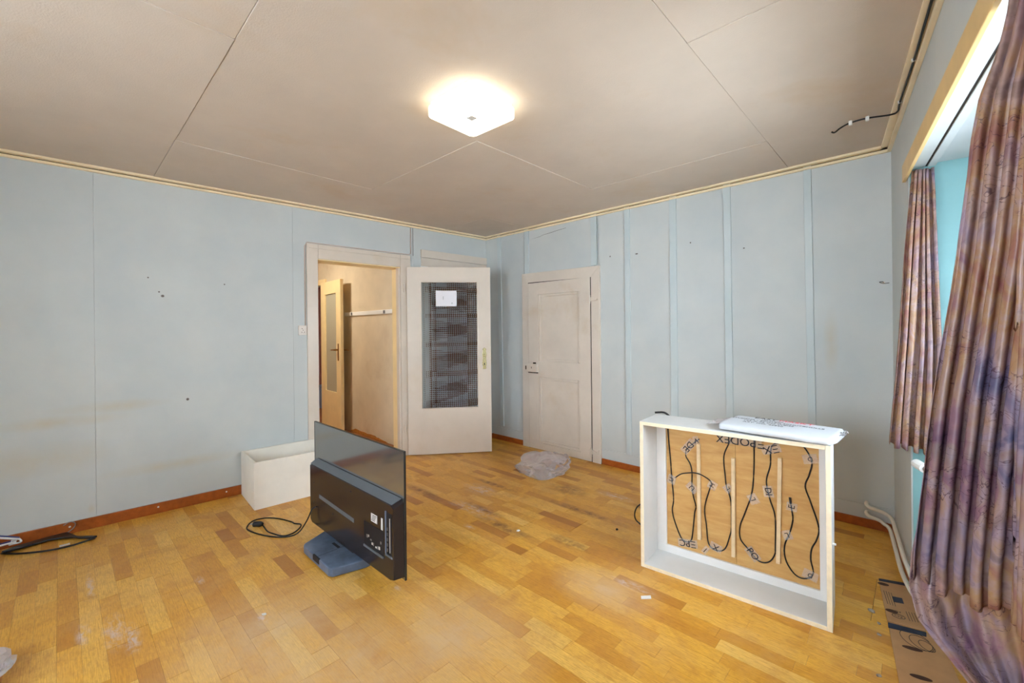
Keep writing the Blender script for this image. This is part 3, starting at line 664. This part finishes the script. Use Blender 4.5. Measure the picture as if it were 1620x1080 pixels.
# ---------------------------------------------------------------- white open crate by the left wall
ck = root('crate', frame((-3.514, .966), (.065, .998)), 'open white wooden crate against the wall beneath the light switch', 'crate')
CL, CDp, CHh, t = .62, .435, .345, .018
ob('front_board', G().box((0, 0, 0), (CL, t, CHh)), 'crate', ck, bevel=.002)
ob('back_board', G().box((0, CDp-t, 0), (CL, CDp, CHh)), 'crate', ck, bevel=.002)
ob('end_board', G().box((0, t, 0), (t, CDp-t, CHh)), 'crate', ck, bevel=.002)
ob('end_board', G().box((CL-t, t, 0), (CL, CDp-t, CHh)), 'crate', ck, bevel=.002)
ob('bottom_board', G().box((t, t, .0), (CL-t, CDp-t, .012)), 'crate', ck)

# ---------------------------------------------------------------- television
tv = root('television', frame((-2.935, 1.169), (1, 0)), 'flat-screen television seen from behind, on a black stand on the floor', 'television')
TW, zb, ztp = 1.084, .06, .70
ob('screen_panel', G().box((0, 0, zb), (TW, .009, ztp)), 'screen', tv, bevel=.001)
ob('panel_rim', G().box((0, -.001, ztp-.003), (TW, .0095, ztp+.001)).box((TW-.003, -.001, zb), (TW+.001, .0095, ztp)).box((-.001, -.001, zb), (.003, .0095, ztp)), 'darkplastic', tv)
D = .052
hs = G()
# housing body with chamfered corners: plan outline extruded in height
hs.prism([(.052, -D), (.066, .064), (.066, .064)][:0] or [(.05, .082), (.075, .064), (1.03, .064), (1.066, .075), (1.066, .425), (1.04, .438), (.07, .438), (.05, .43)], -D, -.0, 'y')
hs.v = [(x if y_ < -.01 else (x+(.0 if .2 < x < .9 else (.012 if x > .9 else -.012))), y_, z if y_ < -.01 or z < .3 else z+.022) for x, y_, z in hs.v]
hsg = ob('housing', hs, 'housing', tv, bevel=.003)
ob('top_ledge', G().hull8([(.055, -D+.004, .4385), (1.045, -D+.004, .4385), (1.062, -.003, .461), (.045, -.003, .461), (.055, -D+.002, .4415), (1.045, -D+.002, .4415), (1.062, -.004, .464), (.045, -.004, .464)]), 'bevelgrey', hsg)
ob('vent_strip', G().hull8([(.195, -D-.0015, .252), (.655, -D-.0015, .235), (.655, -D, .235), (.195, -D, .252), (.195, -D-.0015, .275), (.655, -D-.0015, .258), (.655, -D, .258), (.195, -D, .275)]), 'bevelgrey', hsg)
ob('port_recess', G().box((.771, -D-.001, .158), (.972, -D, .285)), 'ink', hsg)
ob('recess_ledge', G().box((.771, -D-.006, .15), (.972, -D, .160)), 'bevelgrey', hsg)
random.seed(5)
for i in range(9):
    x = .80+i*.018+random.uniform(-.004, .004); z = .172+random.uniform(0, .045); w = random.uniform(.006, .014)
    ob('port', G().box((x, -D-.003, z), (x+w, -D-.001, z+random.uniform(.006, .016))), 'sticker' if i % 2 else 'grey', hsg)
ob('rating_label', G().box((.848, -D-.0015, .305), (.91, -D, .347)), 'sticker', hsg)
for k in range(4): ob('label_print', G().box((.853+.004*k, -D-.002, .312+k*.0085), (.888+.005*k, -D-.0015, .3155+k*.0085)), 'ink', hsg)
ob('bar_label', G().box((.95, -D-.0015, .29), (.965, -D, .35)), 'sticker', hsg)
ob('side_bay', G().box((.998, -D-.001, .185), (1.05, -D, .395)), 'ink', hsg)
ob('bay_edge', G().box((.992, -D-.004, .185), (1.002, -D, .398)), 'stand', hsg); ob('bay_floor', G().hull8([(.996, -D-.004, .176), (1.052, -D-.004, .176), (1.056, -D, .176), (.992, -D, .176), (1.002, -D-.012, .186), (1.046, -D-.004, .186), (1.050, -D, .186), (.996, -D, .186)]), 'bevelgrey', hsg)
for k in range(5): ob('bay_port', G().box((1.008, -D-.003, .20+k*.026), (1.016, -D-.001, .216+k*.026)), 'grey', hsg)
ob('bay_strip', G().box((1.032, -D-.0025, .20), (1.036, -D-.001, .37)), 'sticker', hsg)
for x, z in ((.113, .206), (.388, .208), (.113, .33), (.62, .40)): ob('screw_hole', G().prism([(x+.005*math.cos(a*PI/4), z+.005*math.sin(a*PI/4)) for a in range(8)], -D-.001, -D, 'y'), 'ink', hsg)
ob('stand_neck', G().box((.40, -D+.01, .04), (.62, -.012, .10)), 'darkplastic', tv, bevel=.004)
stl = [(.300, -.185), (.318, -.196), (.455, -.199), (.55, -.200), (.665, -.202), (.690, -.190), (.735, -.03), (.735, .12), (.23, .12), (.218, -.02)]
st = ob('stand_base', G().prism(stl, .004, .05), 'stand', tv, bevel=.005)
ob('hand_recess', G().box((.462, -.2012, .022), (.545, -.192, .0505)), 'ink', st)
ob('stand_clip', G().box((.42, -.075, .0495), (.50, -.06, .0515)), 'ink', st)
ob('stand_seam', G().box((.505, -.192, .0498), (.507, -.03, .0504)), 'ink', st)
for x in (.34, .60): ob('rubber_foot', G().box((x, -.17, 0), (x+.06, -.12, .004)), 'black', st)
tw = lambda x, y_, z=.005: (x+2.935, y_-1.169, z)
cord = [(.14, -D-.002, .182), (.125, -D-.02, .165), (.09, -.09, .09), (.06, -.13, .02), tw(-2.90, .985), tw(-2.96, .925), tw(-3.06, .875), tw(-3.16, .845), tw(-3.23, .842), tw(-3.30, .88), tw(-3.325, .925), tw(-3.30, .985), tw(-3.232, 1.034), tw(-3.15, 1.065), tw(-3.093, 1.08), tw(-3.055, 1.08, .008), tw(-3.02, 1.105), tw(-2.97, 1.08), tw(-2.925, 1.02), tw(-2.935, .965), tw(-3.0, .925, .014), tw(-3.08, .92), tw(-3.16, .925), tw(-3.20, .925, .01)]
pc = ob('power_cord', G().tube(cord, .0042, 7, 6), 'black', tv, smooth=True)
ob('plug', G().tube([tw(-3.19, .925, .013), tw(-3.205, .915, .015), tw(-3.235, .885, .015)], lambda t: .009+.009*min(1, t*2), 10, 4), 'black', pc, smooth=True)
ob('plug_pin', G().tube([tw(-3.233, .892, .018), tw(-3.25, .874, .018)], .0025, 6, 0).tube([tw(-3.240, .885, .012), tw(-3.258, .868, .012)], .0025, 6, 0), 'grey', pc)

# ---------------------------------------------------------------- white box frame with heating cable
CM = frame((-1.105, 2.176), (.837, .066))
bxf = root('wooden_frame_box', CM, 'white wooden frame box on edge, black heating cable taped to its plywood back', 'frame box')
BW, BD, BH, t = .84, .245, .792, .02
ob('side_board', G().box((0, 0, 0), (t, BD, BH)), 'boxwhite', bxf, bevel=.0015)
ob('side_board', G().box((BW-t, 0, 0), (BW, BD, BH)), 'boxwhite', bxf, bevel=.0015)
ob('top_board', G().box((t, 0, BH-t), (BW-t, BD, BH)), 'boxwhite', bxf, bevel=.0015)
ob('bottom_board', G().box((t, 0, 0), (BW-t, BD, t)), 'boxwhite', bxf, bevel=.0015)
ob('raw_edge', G().box((.001, -.0012, .001), (t-.001, .0, BH-.001)).box((t, -.0012, BH-t+.001), (BW-t, 0, BH-.001)).box((BW-t+.001, -.0012, .001), (BW-.001, 0, BH-.001)).box((t, -.0012, .001), (BW-t, 0, t-.001)), 'rawedge', bxf)
IY = .198
for a, b in (((t, IY, t), (.072, .212, BH-t)), ((.786, IY, t), (BW-t, .212, BH-t)), ((.072, IY, t), (.786, .212, .062)), ((.072, IY, .735), (.786, .212, BH-t))):
    ob('frame_strip', G().box(a, b), 'plywhite', bxf, bevel=.001)
ob('back_panel', G().box((t, .212, t), (.43, .224, BH-t)), 'ply', bxf); ob('back_panel', G().box((.4315, .212, t), (BW-t, .224, BH-t)), 'ply', bxf)
for x0, x1, z0, z1 in ((.250, .250, .142, .663), (.422, .418, .102, .617), (.630, .618, .134, .656)):
    w = .0085
    ob('slat', G().hull8([(x1-w, .194, z0), (x1+w, .194, z0), (x1+w, .212, z0), (x1-w, .212, z0), (x0-w, .194, z1), (x0+w, .194, z1), (x0+w, .212, z1), (x0-w, .212, z1)]), 'slat', bxf, bevel=.001)
cy = .2085
A_ = [(.082, .76), (.082, .727), (.086, .653), (.095, .544), (.1, .455), (.11, .327), (.102, .262), (.117, .196), (.151, .118), (.185, .105), (.206, .127), (.216, .199), (.224, .279), (.231, .315), (.218, .368), (.211, .419), (.212, .497), (.203, .544), (.18, .584), (.185, .619), (.206, .647), (.252, .690)]
B_ = [(.119, .449), (.153, .478), (.205, .500), (.235, .505), (.269, .500), (.309, .469), (.304, .43), (.284, .359), (.276, .3), (.284, .23), (.293, .137), (.316, .110), (.351, .108), (.379, .133), (.399, .199), (.408, .246), (.409, .353), (.403, .406), (.387, .458), (.381, .512), (.375, .614), (.397, .682), (.419, .727)]
C_ = [(.517, .733), (.516, .597), (.506, .459), (.473, .343), (.45, .272), (.449, .206), (.481, .165), (.531, .116), (.575, .123), (.602, .167), (.606, .219), (.606, .359), (.586, .435), (.572, .502), (.572, .545), (.588, .611), (.59, .681), (.601, .714), (.634, .728), (.709, .733), (.736, .712), (.758, .656), (.747, .594), (.731, .537), (.751, .468), (.782, .357), (.774, .295), (.755, .249), (.75, .194), (.759, .131), (.731, .097), (.692, .097), (.658, .137), (.644, .187), (.647, .237), (.665, .29), (.68, .362), (.675, .415), (.670, .447)]
for c in (A_, B_, C_):
    pts = [(x, (.19 if (c is B_ and .19 < x < .285 and z > .47) else cy), z) for x, z in c]
    hc = ob('heating_cable', G().tube(pts, .0033, 7, 6), 'black', bxf, smooth=True)
ob('cable_end', G().tube([(.672, cy, .44), (.669, cy, .469)], .0055, 8, 0), 'black', hc)
tl = [('ΞPODEX', .452, .711, 180, .052, .20), ('ΞX', .592, .692, 200, .046, .085), ('DE', .195, .640, 232, .044, .09), ("V", .236, .680, 200, .034, .03), ('ΞPC', .186, .100, 188, .044, .105), ('X', .332, .122, 165, .040, .06), ('I', .279, .092, 145, .036, .025), ('DI', .578, .478, -80, .036, .055), ('PO', .507, .143, -48, .040, .07), ('E', .677, .426, 85, .034, .04), ('L', .656, .284, 205, .03, .04), ('D', .752, .672, 195, .026, .06), ('D', .748, .120, 165, .026, .06), ('L', .512, .424, 120, .03, .05), ('U', .101, .437, 75, .03, .05), ('U', .213, .415, 140, .034, .06), ('H', .318, .452, 65, .03, .045), ('L', .395, .452, 130, .026, .04)]
for body, x, z, rot, size, w in tl:
    r = math.radians(rot)
    # face the open front: text plane turned to look along -y, then spun in that plane
    mw = T(x, .2045, z) @ Matrix.Rotation(PI/2, 4, 'X') @ Matrix.Rotation(r, 4, 'Z')
    tp = ob('tape', G().box((-w/2, -.022, -.0004), (w/2, .022, .0)), 'tape', bxf, mw=mw)
    ob('lettering', text_mesh(body, size*1.12), 'ink', tp, mw=T(0, 0, .0006))
ob('supply_cord', G().tube([(.082, cy, .757), (.084, .230, .768), (.075, .252, .785), (.062, .254, .797), (.045, .246, .806), (.02, .240, .805), (-.002, .235, .802)], .006, 7, 5), 'black', bxf, smooth=True)
ob('supply_cord', G().tube([(.06, .23, .32), (-.03, .262, .29), (-.108, .27, .225), (-.136, .27, .194), (-.149, .27, .152), (-.141, .27, .119), (-.109, .27, .097), (-.03, .268, .04), (.05, .26, .006), (.14, .27, .006)], .0042, 7, 5), 'black', bxf, smooth=True)
ob('cable_tie', G().box((BW, .06, .35), (BW+.012, .07, .356)), 'white', bxf)
# film pack on top of the frame box
PM = CM @ T(.40, .17, BH+.003) @ Matrix.Rotation(math.radians(-8), 4, 'Z')
pk = root('film_pack', PM, 'flat white wrapped pack with black and pink lettering on the frame box', 'pack')
PL, PW, PH = .475, .29, .034
def packfn(u, v):
    a = 2*PI*v; c, s_ = math.cos(a), math.sin(a); e = .38
    yy = math.copysign(abs(c)**e, c)*PW/2; zz = math.copysign(abs(s_)**e, s_)*PH/2
    k = 1-max(0, abs(u-.5)*2-.93)/.07*.35; 
    w = 1+.025*noise.noise((u*7, v*5, 2))
    return (PL*u, yy*w*k, PH/2+zz*k*(1+.04*noise.noise((u*9, v*7, 5))))
g = G().grid(packfn, 60, 40); n0 = len(g.v)
g.f += [tuple(range(i*61, i*61+1))*0 or (0, 0, 0) for i in range(0)]
ends = [[b*61 for b in range(40)], [b*61+60 for b in range(40)]]
g.f += [tuple(ends[0]), tuple(ends[1][::-1])]
ob('wrapped_body', g, 'pack', pk, smooth=True)
ob('loose_film', G().grid(lambda u, v: (-.075*u+.01, -.10+.2*v*(1-.25*u), .012+.012*(1-u)+.012*noise.noise((u*5, v*6, 1))), 12, 14), 'film', pk, smooth=True)
ob('loose_film', G().grid(lambda u, v: (PL-.012+.035*u, -.03+.16*v*(1-.5*u), .024+.012*u+.012*noise.noise((u*5, v*6, 7))), 10, 10), 'film', pk, smooth=True)
for body, mat_, x, yy, size in (('EASY', 'ink', .151, .105, .046), ('MASKT', 'redink', .283, .105, .046), ('100 STÜCK', 'ink', .19, .072, .02), ('STUDENA - EINWEG SCHUTZHÜLLE', 'ink', .211, .042, .0245), ('145 X 75 CM WEISS', 'ink', .187, .008, .026), ('ART. NO. 45890', 'ink', .175, -.028, .025)):
    ob('lettering', text_mesh(body, size, .0002), mat_, pk, mw=T(x, yy, PH*1.005+.001))

# ---------------------------------------------------------------- crumpled plastic bags
def crumple(name, loc, rot, dims, seed, label, mat='film', rough=.32):
    bm = bmesh.new(); bmesh.ops.create_icosphere(bm, subdivisions=4, radius=1)
    for v in bm.verts:
        p = v.co.copy(); d = 0; f = 1.3; a = 1
        for k in range(4):
            d += a*(1-2.4*abs(noise.noise(p*f+Vector((seed*3.1, k*7, seed))))); f *= 2.0; a *= .5
        r = .80+rough*(d-.9)*.42+.30*noise.noise(p*1.1+Vector((seed, 0, 0)))
        q = p*r
        dent = math.exp(-((p.x+.35)**2+(p.y+.3)**2)/.10)*(p.z > 0)*.55
        z = q.z*dims[2]*(1-dent)
        v.co = (q.x*dims[0], q.y*dims[1], max(z, -dims[2]*.35) if z < 0 else z)
    lo = min(v.co.z for v in bm.verts)
    for v in bm.verts: v.co.z -= lo-.002
    me = bpy.data.meshes.new(name); bm.to_mesh(me); bm.free()
    r = root(name, T(*loc) @ Matrix.Rotation(rot, 4, 'Z'), label, 'bag')
    ob('crumpled_film', me, mat, r)
    # torn open mouth: a loose lip of the same film
    ob('bag_mouth', G().grid(lambda u, v: ((dims[0]*(.62+.24*v))*math.cos(-1.0+2.4*u)*(1+.10*noise.noise((u*5, v*3, seed))), dims[1]*(.62+.28*v)*math.sin(-1.0+2.4*u), dims[2]*(.45+.45*v)*(.9+.45*noise.noise((u*7, v*2, seed+2)))+.01), 26, 6), mat, r, smooth=True)
    return r
crumple('plastic_bag', (-2.47, 3.0, 0), math.radians(38), (.29, .22, .15), 4, 'crumpled clear plastic bag on the floor before the closet door')
crumple('plastic_bag', (-2.515, -.345, 0), math.radians(10), (.27, .25, .08), 9, 'crumpled clear plastic bag on the open floor away from the doors')

# ---------------------------------------------------------------- coat hangers at the left wall
bh = root('coat_hanger', T(-3.9, -.05, 0), 'black plastic coat hanger with steel hook lying by the baseboard', 'hanger')
W0 = (-3.9, -.05)
top = [(-3.948, -.246), (-3.98, -.198), (-4.0, -.114), (-4.008, -.054), (-4.012, 0), (-4.008, .026), (-3.941, .05), (-3.886, .068), (-3.825, .13), (-3.795, .157)]
bot = [(-3.78, .135), (-3.80, .113), (-3.845, .075), (-3.885, .046), (-3.925, .003), (-3.950, -.054), (-3.940, -.112), (-3.930, -.182), (-3.928, -.236)]
ob('arms', G().prism([(x-W0[0], y_-W0[1]) for x, y_ in top+bot], .008, .02), 'darkplastic', bh, bevel=.004)
ob('trouser_bar', G().tube([(x-W0[0], y_-W0[1], .01) for x, y_ in ((-3.935, -.245), (-3.847, -.165), (-3.775, -.052), (-3.758, .036), (-3.769, .097), (-3.790, .145))], .0055, 7, 5), 'darkplastic', bh, smooth=True)
ob('hook', G().tube([(x-W0[0], y_-W0[1], z) for x, y_, z in ((-4.0, .022, .016), (-4.006, .038, .022), (-4.010, .056, .037), (-4.010, .063, .056), (-4.008, .053, .074), (-4.006, .033, .080), (-4.005, .008, .066))], .0028, 7, 5), 'grey', bh, smooth=True)
ob('bar_notch', G().box((-3.79-W0[0], -.01-W0[1], .013), (-3.778-W0[0], .035-W0[1], .019)), 'sticker', bh)
wb = root('coat_hanger', T(-3.995, -.212, .0), 'white and blue coat hanger leaning on the baseboard', 'hanger')
R2 = lambda x, y_, z: (x+3.972, y_+.20, z+.004)
arm = [R2(-3.985, -.165, .042), R2(-3.99, -.20, .056), R2(-4.0, -.27, .085), R2(-4.01, -.36, .13), R2(-4.03, -.42, .14), R2(-4.01, -.50, .12), R2(-3.98, -.62, .03), R2(-3.96, -.66, .012)]
ob('arm', G().tube(arm, .0065, 8, 4), 'chalk', wb, smooth=True); ob('grip_strip', G().tube([(x-.004, y_, z+.009) for x, y_, z in arm], .005, 6, 4), 'blueplastic', wb, smooth=True)
ob('trouser_bar', G().tube([R2(-3.975, -.178, .034), R2(-3.968, -.25, .034), R2(-3.958, -.42, .024), R2(-3.96, -.62, .012)], .006, 8, 4), 'chalk', wb, smooth=True); ob('bar_grip', G().tube([R2(-3.979, -.20, .043), R2(-3.972, -.26, .043), R2(-3.962, -.42, .033)], .004, 6, 4), 'blueplastic', wb, smooth=True)
ob('ring', G().tube([R2(-3.985, -.165, .042), R2(-3.975, -.158, .03), R2(-3.970, -.168, .026), R2(-3.972, -.192, .027), R2(-3.982, -.206, .024), R2(-3.988, -.196, .042), R2(-3.986, -.175, .040)], .005, 7, 4), 'chalk', wb, smooth=True)
ob('hook', G().tube([R2(-4.03, -.42, .14), R2(-4.04, -.43, .17), R2(-4.045, -.45, .20), R2(-4.045, -.42, .215), R2(-4.04, -.40, .20)], .003, 6, 4), 'grey', wb, smooth=True)

# ---------------------------------------------------------------- flattened cardboard by the window
cb = root('cardboard', T(0, 0, 0), 'flattened brown cardboard tray with black print lying under the curtain', 'cardboard')
def quad(a, b, c, d, z0, z1): return G().hull8([(*a, z0), (*b, z0), (*c, z0), (*d, z0), (*a, z1), (*b, z1), (*c, z1), (*d, z1)])
ob('flap', quad((-.103, 2.486), (.02, 2.512), (.035, 2.93), (-.152, 2.872), .002, .008), 'cardboard', cb, bevel=.001)
ob('base_sheet', quad((-.03, 1.86), (.16, 1.88), (.06, 2.51), (-.101, 2.48), .001, .006), 'cardboard', cb, bevel=.001)
ob('printed_band', quad((-.149, 2.845), (-.02, 2.885), (-.02, 2.918), (-.150, 2.872), .008, .0086), 'navy', cb)
ob('printed_band', quad((-.098, 2.432), (.02, 2.465), (.02, 2.50), (-.101, 2.474), .006, .0066), 'navy', cb)
def ell(cx, cy_, a, b, rot, n=18, half=False): return [(cx+a*math.cos(t)*math.cos(rot)-b*math.sin(t)*math.sin(rot), cy_+a*math.cos(t)*math.sin(rot)+b*math.sin(t)*math.cos(rot)) for t in [(PI if half else 2*PI)*k/n for k in range(n)]]
for cx, cy_, z in ((-.143, 2.822, .008), (-.104, 2.58, .008)): ob('grip_hole', G().prism(ell(cx+.012, cy_, .022, .014, .2), z, z+.0006), 'hole', cb)
for cx, cy_ in ((-.022, 2.338), (.002, 2.165)): ob('grip_hole', G().prism(ell(cx, cy_, .032, .012, .25), .006, .0066), 'hole', cb)
for i in range(4): ob('printed_line', quad((-.128+i*.009, 2.755), (-.126+i*.009, 2.755), (-.106+i*.009, 2.635), (-.108+i*.009, 2.635), .008, .0084), 'ink', cb)
ob('printed_barcode', quad((-.088, 2.672), (-.052, 2.685), (-.060, 2.735), (-.096, 2.722), .008, .0084), 'navy', cb)
ob('printed_oval', G().tube([(x, y_, .0082) for x, y_ in ell(-.068, 2.553, .022, .017, .2)+ell(-.068, 2.553, .022, .017, .2)[:1]], .0012, 5, 2), 'ink', cb)
ob('lettering', text_mesh('O2', .022, .0002), 'ink', cb, mw=T(-.068, 2.553, .0083))
ob('lettering', text_mesh('G4', .018, .0002), 'ink', cb, mw=T(-.072, 2.592, .0083))
for i in range(4): ob('printed_line', quad((-.046+i*.009, 2.62+.003*i), (-.044+i*.009, 2.62+.003*i), (-.030+i*.009, 2.545+.004*i), (-.032+i*.009, 2.545+.004*i), .008, .0084), 'ink', cb)
for k in range(3): ob('printed_outline', G().tube([(x, y_, .0063) for x, y_ in ell(-.012+k*.016, 2.41-.008*k, .045-.012*k, .062-.014*k, .5, 20)], .0011, 5, 1), 'ink', cb)

# ---------------------------------------------------------------- crumbs on the floor
def crumb(loc, s, mat, label, cat, seed, flat=.5):
    bm = bmesh.new(); bmesh.ops.create_icosphere(bm, subdivisions=2, radius=1)
    for v in bm.verts:
        r = 1+.5*noise.noise(v.co*1.6+Vector((seed, seed*2, 0))); v.co = (v.co.x*r*s, v.co.y*r*s*.7, max(-.6, v.co.z*r)*s*flat)
    lo = min(v.co.z for v in bm.verts)
    for v in bm.verts: v.co.z -= lo
    me = bpy.data.meshes.new('crumb'); bm.to_mesh(me); bm.free()
    return ob(cat.replace(' ', '_'), me, mat, mw=T(*loc, .0005) @ Matrix.Rotation(seed, 4, 'Z'), label=label, cat=cat)
ob('paper_scrap', quad((-.028, -.006), (.02, -.012), (.028, .01), (-.02, .014), .0, .003), 'chalk', mw=T(-.957, 1.934, .0008) @ Matrix.Rotation(.9, 4, 'Z'), label='white torn paper scrap on the parquet before the frame box', cat='paper scrap')
crumb((-1.875, 2.023), .012, 'chalk', 'tiny white plaster crumb between television and frame box', 'plaster crumb', 1)
crumb((-1.415, 2.463), .011, 'black', 'tiny black crumb on the floor beside the frame box', 'dirt crumb', 2)
crumb((-3.60, 2.83), .010, 'chalk', 'tiny white crumb before the open glazed door', 'plaster crumb', 3)
crumb((-2.19, .637), .010, 'sticker', 'tiny pale crumb on the bare floor in front of the television stand', 'plaster crumb', 4)
for i, (x, y_) in enumerate(((-.117, 2.445), (-.112, 2.357), (-.099, 2.080))):
    crumb((x-.012, y_), .009, 'dust', ('small grey dust clump beside the navy printed band of the cardboard', 'small grey dust clump beside the printed oval outlines on the cardboard', 'small grey dust clump beside the plain lower end of the cardboard')[i], 'dust clump', 5+i)
crumb((-.160, 2.53), .014, 'dust', 'dark grey dust clump on the floor by the cardboard flap', 'dust clump', 9)
